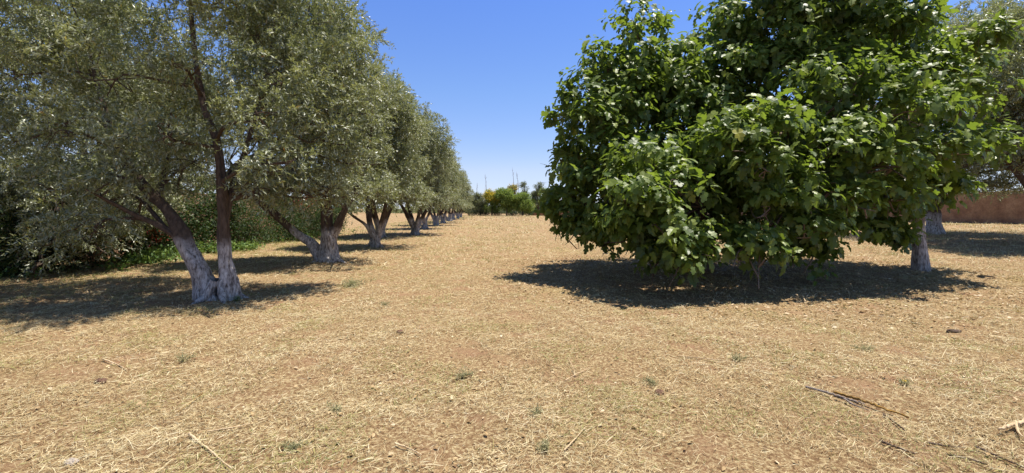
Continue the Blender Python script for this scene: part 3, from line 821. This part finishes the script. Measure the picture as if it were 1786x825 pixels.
rng = np.random.default_rng(202)
bB = at_ground(1606, 471)
lobB = px_lobes([(1335, 50, 90, 12.6), (1300, 150, 70, 12.8), (1440, 30, 105, 12.4), (1530, 60, 75, 12.2), (1490, -50, 100, 12.8), (1400, -60, 110, 13), (1585, 130, 62, 11.8), (1590, 40, 28, 11.6), (1695, 85, 42, 11.6), (1655, 125, 42, 11.6), (1730, 68, 24, 11.5), (1480, 160, 85, 10.6), (1400, 130, 90, 12),
                 (1565, 200, 70, 10.4), (1640, 190, 60, 11.4), (1300, 255, 62, 9.4), (1265, 245, 40, 9.6), (1335, 290, 50, 9.3), (1345, 220, 50, 9.8), (1380, 250, 75, 11.8), (1460, 270, 75, 10.0), (1540, 290, 62, 10.0), (1680, 260, 55, 11.3), (1705, 265, 38, 11.2), (1640, 270, 45, 10.6),
                 (1650, 330, 26, 12), (1550, 350, 45, 10.4), (1560, 360, 48, 12), (1540, 405, 28, 12), (1480, 355, 55, 9.8), (1405, 340, 62, 9.7), (1340, 370, 45, 9.6), (1330, 440, 30, 9.2), (1300, 425, 28, 9.2), (1420, 402, 32, 9.6), (1380, 420, 35, 11.2), (1470, 390, 30, 12),
                 (1450, 100, 110, 14.6), (1560, 150, 100, 14.2), (1380, 250, 100, 14.8), (1500, 290, 90, 14.4), (1400, 370, 55, 15), (1660, 180, 70, 13.4), (1330, 340, 70, 13), (1370, 400, 50, 13), (1440, 330, 80, 13), (1520, 340, 60, 13.4), (1560, 300, 70, 13), (1420, 440, 26, 10.6), (1560, 420, 24, 12.2)], bB)
def relB(px, py, d):
    return at(px, py, d) - bB
dB = bB[1]
LB = [spline([relB(1608, 478, dB), relB(1604, 430, dB), relB(1600, 380, dB), relB(1592, 340, dB), relB(1570, 270, dB - .3), relB(1550, 120, dB - .4)], [0.175, 0.143, 0.122, 0.105, 0.077, 0.035], 32),
      spline([relB(1597, 360, dB), relB(1620, 320, dB - .2), relB(1660, 250, dB - .8), relB(1690, 150, dB - 1)], [0.084, 0.07, 0.056, 0.028], 22),
      spline([relB(1596, 350, dB), relB(1540, 330, dB - .6), relB(1440, 310, dB - 1), relB(1350, 250, dB - 1.4)], [0.091, 0.084, 0.063, 0.035], 22),
      spline([relB(1590, 340, dB), relB(1500, 250, dB + .3), relB(1420, 150, dB + .3), relB(1360, 40, dB)], [0.091, 0.084, 0.063, 0.035], 22)]
make_fig('tall spreading fig tree on a single whitewashed trunk', bB, LB, lobB, rng, 60)

# ------------------------------------------------------------------ hedge shrubs, cypress, weeds along the left wall
def shrub(name, label, cat, base, lobes, per, mat, leaf, size, rng, group=None, flowers=None, stems=5, nleaf=14):
    root = empty(name, base)
    tb = Tubes()
    for i in range(stems):
        c = np.asarray(lobes[rng.integers(len(lobes))][0])
        s = np.array([rng.uniform(-.25, .25), rng.uniform(-.25, .25), -.05])
        p, r = spline([s, (s + c) / 2 + rng.normal(0, .1, 3), c], [.04, .03, .012], 10)
        tb.add(p, r, 6)
    link('stem', tb.mesh('stems'), M['bark_plain'], root)
    P, D = shell_points(lobes, per, rng, 0.5, 0.5)
    ok = P[:, 2] > 0.05
    P, D = P[ok], D[ok]
    n = len(P)
    def leaves(P, D, cnt, size, spread):
        idx = np.repeat(np.arange(len(P)), cnt); N = len(idx)
        pos = P[idx] + rng.normal(0, spread, (N, 3))
        ax = unit(D[idx] + rng.normal(0, .7, (N, 3)))
        nor = unit(np.array([0, 0, .9]) + .5 * D[idx] + rng.normal(0, .45, (N, 3)))
        v, f = place_leaves(*leaf, pos, ax, nor, rng.uniform(*size, N), rng)
        return mesh_arrays('leaves', v, [f], np.repeat(np.clip(.5 * rng.random(len(P))[idx] + .5 * rng.random(N), 0, 1), len(leaf[0])))
    link('foliage', leaves(P, D, nleaf, size, size[1] * 1.3), M[mat], root)
    if flowers:
        fm, fc, fr = flowers
        sel = (np.linalg.norm(P - np.array(fc), axis=1) < fr) & (rng.random(n) < .55)
        if sel.sum():
            link('blossom', leaves(P[sel] + D[sel] * size[1] * 0.8, D[sel], 12, (size[0] * .8, size[1] * .9), size[1] * 0.9), M[fm], root)
    return tag(root, label, cat, group)

rng = np.random.default_rng(301)
hedge_lab = ['dark green hedge shrub half hidden by the left edge olive', 'dark hedge shrub with orange red blooms left of the leaning trunk',
             'dark hedge shrub between the nearest and the second olive trunks', 'hedge shrub with bright red blossom behind the second olive',
             'last dark shrub of the hedge, beside the end of the wall']
for i, (x, y, h) in enumerate([(-12.1, 12.5, 2.3), (-11.9, 16.2, 2.6), (-11.7, 20.0, 2.9), (-11.6, 24.4, 3.1), (-11.7, 29.0, 2.5)]):
    lb = [(np.array([rng.uniform(-.5, .5), rng.uniform(-1.9, 1.9), rng.uniform(.5, h - .6)]), np.array([.8, .9, .75]) * rng.uniform(.75, 1.1)) for _ in range(16)]
    lb += [(np.array([.3, yy, .45]), np.array([.6, .7, .5])) for yy in (-1.8, -.9, 0, .9, 1.8)]
    fl = {1: ('red_flower', (.15, -1.2, .95), .5), 3: ('red_flower', (1.3, -.9, 2.15), .5)}.get(i)
    if fl: lb.append((np.array(fl[1]), np.array([.45, .45, .4])))
    shrub('hedge_shrub', hedge_lab[i], 'hedge shrub', (x, y, gh(x, y)), lb, 75, 'hedge_leaf', LEAF_OVATE, (.06, .11), rng, 'shrubs of the hedge along the left wall', fl)

rng = np.random.default_rng(302)
bC = np.array([-17.2, 20.5, gh(-17.2, 20.5)])
lbC = []
for k in range(26):
    z = 1.5 + k * 0.42; R = 1.5 * (1 - (z / 13.5) ** 2) + .25
    for j in range(3):
        a = k * 1.3 + j * 2.1
        lbC.append((np.array([math.cos(a) * R * .55, math.sin(a) * R * .55, z]), np.array([R * .5, R * .5, .6])))
shrub('cypress_tree', 'dark conifer top showing between the olive crowns at upper left', 'conifer', bC, lbC, 50, 'conifer_leaf', LEAF_LANCE, (.10, .2), rng, None, None, 6, 16)

# green weeds along the foot of the hedge (uncountable)
rng = np.random.default_rng(303)
n = 900
yy = rng.uniform(9.5, 30, n); xx = -10.9 + rng.normal(0, .38, n) + .5 * np.sin(yy * 1.1)
keep = rng.random(n) < np.where((yy > 13) & (yy < 18.5), 1.0, .10)
xx, yy = xx[keep], yy[keep]; n = len(xx)
idx = np.repeat(np.arange(n), 16); N = len(idx)
pos = np.stack([xx, yy, ground_h(xx, yy)], -1)[idx] + rng.normal(0, .1, (N, 3)) * np.array([1, 1, 0]) + np.array([0, 0, 1.]) * rng.uniform(.02, .34, N)[:, None] * rng.uniform(.5, 1.2, n)[idx][:, None]
ax = unit(rng.normal(0, 1, (N, 3)) + np.array([0, 0, .3])); nor = unit(np.array([0, 0, 1.]) + rng.normal(0, .4, (N, 3)))
v, f = place_leaves(*LEAF_OVATE, pos, ax, nor, rng.uniform(.06, .13, N), rng)
tag(link('green_weeds', mesh_arrays('green_weeds', v, [f], np.repeat(rng.random(N), 7)), M['weed_leaf']), 'bright green weeds growing along the foot of the hedge', 'weeds', kind='stuff')

# ------------------------------------------------------------------ far end of the field
def far_tree(name, label, cat, px, pbase, ptop, wpx, d, mat, rng, sparse=1.0, group='trees at the far end of the field', flowers=None, trunk=True, low=0.15):
    b = at(px, pbase, d); b[2] = gh(b[0], b[1])
    H = CAMH - (ptop - CY) / F * d
    W = wpx / F * d / 2
    root = empty(name, b)
    lobes = []
    for k in range(22):
        z = H * rng.uniform(low + .1, .9)
        q = W * .75 * math.sqrt(max(.05, 1 - ((z / H - .5) / .55) ** 2))
        a = rng.uniform(0, 6.28); r = rng.uniform(.30, .48) * W
        r = min(r, H * .2) + .15
        lobes.append((np.array([q * math.cos(a) * rng.random() ** .5, q * math.sin(a) * rng.random() ** .5, z]), np.array([r, r, r * .8])))
    limbs = [spline([(0, 0, -.2), (rng.normal(0, .1), 0, H * .3), (rng.normal(0, .3), rng.normal(0, .3), H * .8)], [.16, .12, .04], 12) for _ in range(2)]
    tb = Tubes()
    for p, r in limbs: tb.add(p, r, 7, .1, 3)
    branches(tb, limbs, lobes, rng, 3, .05, 5)
    link('trunk', tb.mesh('far_trunk'), M['bark_plain'], root)
    P, D = shell_points(lobes, 85 * sparse, rng, .4, .5)
    P = P[P[:, 2] > .05]
    n = len(P); idx = np.repeat(np.arange(n), 6); N = len(idx)
    pos = P[idx] + rng.normal(0, .14, (N, 3))
    v, f = place_leaves(*LEAF_OVATE, pos, unit(rng.normal(0, 1, (N, 3))), unit(np.array([0, 0, .8]) + rng.normal(0, .6, (N, 3))), rng.uniform(.14, .30, N), rng)
    link('crown', mesh_arrays('far_leaves', v, [f], np.repeat(np.clip(.6 * rng.random(n)[idx] + .4 * rng.random(N), 0, 1), 7)), M[mat], root)
    if flowers:
        sel = np.where((P[:, 2] > H * .55) & (rng.random(n) < flowers))[0]
        idx = np.repeat(sel, 9); N = len(idx)
        pos = P[idx] + rng.normal(0, .2, (N, 3)) + np.array([0, 0, .12])
        v, f = place_leaves(*LEAF_OVATE, pos, unit(rng.normal(0, 1, (N, 3))), unit(np.array([0, 0, .8]) + rng.normal(0, .6, (N, 3))), rng.uniform(.14, .28, N), rng)
        link('blossom', mesh_arrays('far_blossom', v, [f], np.repeat(rng.random(N), 7)), M['yellow_flower'], root)
    return tag(root, label, cat, group)

rng = np.random.default_rng(401)
FT = [('flowering_tree', 'tree with yellow blossom at the far end of the field', 'tree', 858, 376, 331, 34, 106, 'far_leaf', 1.0, .55),
      ('leafy_tree', 'rounded bright green tree right of the yellow one', 'tree', 884, 376, 328, 40, 104, 'far_leaf', 1.1, None),
      ('leafy_tree', 'low bright green tree at the far end beside the fig boughs', 'tree', 912, 376, 338, 38, 103, 'far_leaf', 1.1, None),
      ('tall_tree', 'taller tree with yellowish blossom top behind the green trees', 'tree', 893, 374, 314, 24, 118, 'grey_leaf', .7, .3),
      ('tall_tree', 'taller thin crowned tree with sky showing through, far end', 'tree', 913, 374, 313, 24, 120, 'grey_leaf', .55, None),
      ('tall_tree', 'grey green tall tree just left of the fig foliage', 'tree', 938, 374, 314, 26, 118, 'grey_leaf', .8, None),
      ('leafy_tree', 'small green tree meeting the last olives of the row', 'tree', 838, 376, 336, 26, 108, 'grey_leaf', .8, None),
      ('leafy_tree', 'dark low tree behind the last olive trunks', 'tree', 818, 376, 342, 34, 110, 'grey_leaf', .9, None),
      ('leafy_tree', 'green tree at the far end hidden behind the fig', 'tree', 960, 376, 330, 44, 108, 'far_leaf', .8, None)]
for (nm, lb, ct, px, pb, pt, w, d, mt, sp, fl) in FT:
    far_tree(nm, lb, ct, px, pb, pt, w, d, mt, rng, sp, flowers=fl)
# far-off wooded edge of the plain behind everything
def far_wood():
    rng = np.random.default_rng(402)
    V, Fs, T = [], [], []; off = 0
    n = 5200
    ang = rng.uniform(-1.15, 1.15, n); d = rng.uniform(150, 175, n) + 60 * np.abs(ang)
    x = np.sin(ang) * d; y = np.cos(ang) * d
    hgt = (3.0 + 1.3 * np.sin(ang * 37) + 0.9 * np.sin(ang * 91 + 1)) 
    z = hgt * rng.random(n) ** .8
    idx = np.repeat(np.arange(n), 5); N = len(idx)
    pos = np.stack([x, y, z], -1)[idx] + rng.normal(0, .5, (N, 3))
    v, f = place_leaves(*LEAF_OVATE, pos, unit(rng.normal(0, 1, (N, 3))), unit(np.array([0, 0, .8]) + rng.normal(0, .6, (N, 3))), rng.uniform(.7, 1.3, N), rng)
    tag(link('distant_wood', mesh_arrays('distant_wood', v, [f], np.repeat(rng.random(N), 7)), M['grey_leaf']), 'low distant belt of trees along the horizon', 'wood', kind='stuff')
far_wood()

def bare_tree(label, px, ptop, d, lean, rng):
    b = at(px, 374, d); b[2] = gh(b[0], b[1])
    H = CAMH - (ptop - CY) / F * d
    tb = Tubes()
    p, r = spline([(0, 0, -.2), (lean * .3, 0, H * .4), (lean * .6, 0, H * .75), (lean, 0, H)], [.09, .07, .05, .015], 18)
    tb.add(p, r, 7)
    for k in range(12):
        i = rng.integers(6, 16); a = rng.uniform(0, 6.28); L = rng.uniform(.6, 2.0) * (1 - i / 24)
        e = p[i] + np.array([math.cos(a) * .45, math.sin(a) * .45, 1]) * L
        pp, rr = spline([p[i], (p[i] + e) / 2 + rng.normal(0, .08, 3), e], [.03, .02, .008], 6)
        tb.add(pp, rr, 5)
    tag(link('bare_tree', tb.mesh('bare_tree'), M['bark_dead'], None, b), label, 'bare tree', 'bare dead trees on the skyline')
rng = np.random.default_rng(403)
bare_tree('leafless thin tree rising alone left of the yellow blossom', 850, 303, 124, -.6, rng)
bare_tree('tallest leafless pole tree above the green trees', 899, 291, 126, -.9, rng)
bare_tree('leaning leafless tree right of the tallest bare pole', 908, 299, 126, -1.2, rng)
bare_tree('short leafless tree between the last olives and the yellow tree', 831, 318, 122, .2, rng)

# low dark scrub at the foot of the far trees
rng = np.random.default_rng(404)
for i, (px, w, h, lb) in enumerate([(846, 16, 1.1, 'low dark scrub bush under the yellow tree'), (868, 20, 1.3, 'low dark scrub bush under the bright green tree'), (892, 22, 1.2, 'low dark scrub bush left of the crumbling red wall'),
                                    (826, 16, 1.2, 'low scrub bush beside the last olive trunks'), (918, 20, 1.0, 'low scrub bush in front of the crumbling red wall')]):
    b = at(px, 376, 107.5); b[2] = gh(b[0], b[1])
    W = w / F * 107 / 2
    lb_ = [(np.array([rng.uniform(-W, W), rng.uniform(-.6, .6), rng.uniform(.3, h * .8)]), np.array([.6, .6, .45])) for _ in range(12)]
    shrub('scrub_bush', lb, 'bush', b, lb_, 45, 'conifer_leaf' if i != 3 else 'grey_leaf', LEAF_OVATE, (.12, .22), rng, 'scrub along the far edge of the field', None, 5, 8)

# ------------------------------------------------------------------ sticks, stones and weeds on the near ground
def stick(name, label, cat, pxs, rad, mat, rng, lift=0.012, forks=(), group='sticks and stalks lying on the straw'):
    pts = np.array([at_ground(*p) for p in pxs])
    b = pts.mean(0)
    pts[:, 2] += lift + rad
    n = 8 * len(pts)
    rr = np.linspace(rad, rad * .5, len(pts))
    p, r = spline(pts - b, rr, n)
    p[:, :2] += np.cumsum(rng.normal(0, rad * .22, (n, 2)), 0) * np.linspace(0, 1, n)[:, None] * np.linspace(1, 0, n)[:, None]
    p[:, 2] += rng.normal(0, rad * .25, n)
    tb = Tubes(); tb.add(p, r, 8, .2, int(rng.integers(99)))
    for fk in forks:
        q = np.array([at_ground(*t) for t in fk]); q[:, 2] += lift + rad
        pp, r2 = spline(q - b, np.linspace(rad * .7, rad * .3, len(q)), 10)
        tb.add(pp, r2, 6, .15, 5)
    o = link(name, tb.mesh(name), M[mat], None, b)
    return tag(o, label, cat, group)
rng = np.random.default_rng(501)
stick('fallen_branch', 'grey fallen branch with a split end, lower right', 'branch', [(1405, 680), (1440, 690), (1475, 701), (1508, 711)], .011, 'wood_grey', rng, .02, [[(1470, 700), (1490, 713), (1515, 722)]])
stick('fallen_branch', 'fallen branch covered in orange lichen, crossing the grey one', 'branch', [(1455, 690), (1500, 704), (1545, 720), (1585, 735)], .012, 'wood_lichen', rng, .02)
stick('fallen_branch', 'thin dark twig trailing from the orange lichen branch', 'twig', [(1540, 727), (1560, 740), (1580, 757)], .008, 'wood_dark', rng)
stick('fallen_branch', 'short dark broken stick below the lichen branch', 'stick', [(1536, 775), (1565, 786), (1596, 797)], .009, 'wood_dark', rng)
stick('fallen_branch', 'dark stick lying nearly level at the lower right', 'stick', [(1617, 777), (1650, 782), (1685, 786)], .007, 'wood_dark', rng)
stick('fallen_branch', 'long dark stick at the bottom edge on the right', 'stick', [(1650, 797), (1690, 806), (1722, 816)], .008, 'wood_dark', rng)
stick('fallen_branch', 'dark twig running out through the bottom right corner', 'twig', [(1700, 783), (1745, 803), (1795, 824)], .007, 'wood_dark', rng)
stick('fallen_branch', 'pale peeled branch poking in from the right edge', 'branch', [(1800, 738), (1770, 748), (1742, 758)], .016, 'wood_pale', rng, .02, [[(1772, 748), (1776, 762), (1783, 770)]])
stick('dry_stalk', 'pale dry stalk pointing down at the bottom left', 'stalk', [(330, 762), (365, 790), (405, 824)], .008, 'wood_pale', rng)
stick('dry_stalk', 'pale stalk lying level above the bottom left stalk', 'stalk', [(362, 757), (400, 751), (436, 743)], .007, 'wood_pale', rng)
stick('dry_stalk', 'pale forked twig in the middle of the foreground', 'twig', [(986, 667), (1006, 656), (1030, 644)], .005, 'wood_pale', rng, .015, [[(1003, 657), (1000, 645), (990, 626)]])
stick('dry_stalk', 'long straight pale stalk in front of the fig shade', 'stalk', [(1183, 623), (1230, 628), (1282, 634)], .005, 'wood_pale', rng)
stick('dry_stalk', 'pale stalk slanting up right of the bottom centre', 'stalk', [(984, 790), (1003, 770), (1022, 748)], .006, 'wood_pale', rng)
stick('dry_stalk', 'small pale stalk in front of the nearest olive shade', 'stalk', [(180, 629), (200, 637), (222, 648)], .007, 'wood_pale', rng)
stick('dry_stalk', 'thin reddish stalk slanting over the left foreground', 'stalk', [(352, 690), (330, 708), (310, 722)], .005, 'wood_lichen', rng)
stick('dry_stalk', 'pale stalk left of the bottom centre', 'stalk', [(690, 778), (715, 787), (735, 798)], .006, 'wood_pale', rng)
stick('dry_stalk', 'bent pale twig at the edge of the fig shade', 'twig', [(1405, 532), (1400, 522), (1396, 512)], .007, 'wood_pale', rng, .05)

def lump(name, label, cat, px, py, sx, sy, sz, mat, seed):
    r = np.random.default_rng(seed)
    p = at_ground(px, py)
    nu, nv = 18, 11
    u = np.linspace(0, 2 * math.pi, nu, endpoint=False); w = np.linspace(0.08, math.pi - .08, nv)
    U, W = np.meshgrid(u, w)
    k = 1 + .16 * np.sin(3 * U + seed) * np.sin(2 * W) + .1 * np.sin(5 * U + 2 * W) + r.uniform(-.08, .08, U.shape)
    v = np.stack([sx * k * np.sin(W) * np.cos(U), sy * k * np.sin(W) * np.sin(U), sz * k * np.cos(W) + sz * .6], -1).reshape(-1, 3)
    i = np.arange(nv - 1)[:, None] * nu + np.arange(nu)[None]; j = np.arange(nv - 1)[:, None] * nu + (np.arange(nu)[None] + 1) % nu
    f = np.stack([i, i + nu, j + nu, j], -1).reshape(-1, 4)
    c1, c2 = np.arange(nu)[None], (np.arange(nu) + (nv - 1) * nu)[::-1][None]
    o = link(name, mesh_arrays(name, v, [f, c1, c2]), M[mat], None, p, r.uniform(-.4, .4))
    return tag(o, label, cat)
lump('stone', 'flat grey stone in the bottom left corner', 'stone', 125, 808, .048, .032, .016, 'stone', 1)
lump('wood_chip', 'dark chip of wood on the straw at the right', 'wood chip', 1663, 578, .085, .03, .022, 'wood_dark', 2)
lump('earth_clod', 'dark clod of earth right of the bottom centre', 'clod', 1150, 688, .04, .04, .025, 'clod', 3)
lump('earth_clod', 'dark clod of earth on the bare patch left of the middle', 'clod', 698, 580, .045, .035, .02, 'clod', 4)
lump('earth_clod', 'small brown clod left of the nearest olive shade tip', 'clod', 175, 668, .05, .04, .025, 'clod', 5)

def weed(label, px, py, h, w, mat, rng, n=70, flowers=None, leaf=(.015, .032)):
    p = at_ground(px, py); h *= .55; w *= 1.25
    root = empty('weed', p)
    tb = Tubes()
    pos, ax = [], []
    for k in range(max(5, n // 9)):
        a = rng.uniform(0, 6.28); q = rng.uniform(.2, 1) * w
        e = np.array([math.cos(a) * q, math.sin(a) * q, h * rng.uniform(.5, 1)])
        pp, rr = spline([(0, 0, -.01), e * np.array([.4, .4, .6]), e], [.004, .003, .0015], 7)
        tb.add(pp, rr, 5)
        for j in range(9):
            i = rng.integers(1, 7); pos.append(pp[i]); ax.append(unit(np.array([rng.normal(), rng.normal(), .5])))
    link('stem', tb.mesh('weed_stems'), M[mat], root)
    pos = np.repeat(np.array(pos), 3, 0); ax = np.repeat(np.array(ax), 3, 0); N = len(pos)
    pos += rng.normal(0, w * .16, (N, 3)) * np.array([1, 1, .5]); ax = unit(ax + rng.normal(0, .6, (N, 3)))
    v, f = place_leaves(*LEAF_LANCE, pos, ax, unit(np.array([0, 0, 1.]) + rng.normal(0, .5, (N, 3))), rng.uniform(*leaf, N) * 1.3, rng)
    link('foliage', mesh_arrays('weed_leaves', v, [f], np.repeat(rng.random(N), 4)), M[mat], root)
    if flowers:
        fp = np.repeat(pos[:flowers], 8, 0) ; N = len(fp); fp[:, 2] = h * .95
        a = np.tile(np.arange(8) * .785, flowers)
        v, f = place_leaves(*LEAF_OVATE, fp, np.stack([np.cos(a), np.sin(a), np.full(N, .3)], -1), np.tile([[0, 0, 1.]], (N, 1)), np.full(N, .022), rng)
        link('blossom', mesh_arrays('weed_flowers', v, [f], np.repeat(rng.random(N), 7)), M['yellow_flower'], root)
    tag(root, label, 'weed', 'weeds standing in the dry grass')
rng = np.random.default_rng(601)
weed('grey green weed in front of the nearest olive shade', 320, 632, .14, .12, 'grey_weed_leaf', rng)
weed('small dark green weed at the bottom left of centre', 508, 785, .07, .06, 'grey_weed_leaf', rng)
weed('grey weed in front of the fig shade at the end of the long stalk', 1285, 630, .10, .10, 'grey_weed_leaf', rng)
weed('grey green weed beside the dark clod right of centre', 1140, 672, .09, .09, 'grey_weed_leaf', rng)
weed('low grey weed at the bottom centre', 950, 785, .08, .07, 'grey_weed_leaf', rng)
weed('grey weed left of the middle of the foreground', 937, 725, .07, .07, 'grey_weed_leaf', rng)
weed('leafy green weed between the shade of the first two olives', 612, 500, .22, .30, 'grey_weed_leaf', rng, 150, leaf=(.04, .07))
weed('grey weed on the straw above the lichen branch', 1512, 612, .10, .14, 'grey_weed_leaf', rng)
weed('small grey weed near the middle of the field', 672, 533, .12, .12, 'grey_weed_leaf', rng)
weed('small grey weed left of the bare patch', 585, 715, .06, .07, 'grey_weed_leaf', rng)
weed('tiny weed with a yellow flower at the right', 1575, 670, .06, .05, 'grey_weed_leaf', rng, 30, 2)
weed('green sprouts at the foot of the nearest olive', 412, 526, .16, .14, 'weed_leaf', rng)
weed('green sprouts at the foot of the white fig trunk', 1622, 484, .14, .25, 'grey_weed_leaf', rng)
weed('green grass weed in the middle of the foreground', 803, 660, .12, .10, 'grey_weed_leaf', rng, 60, leaf=(.02, .035))
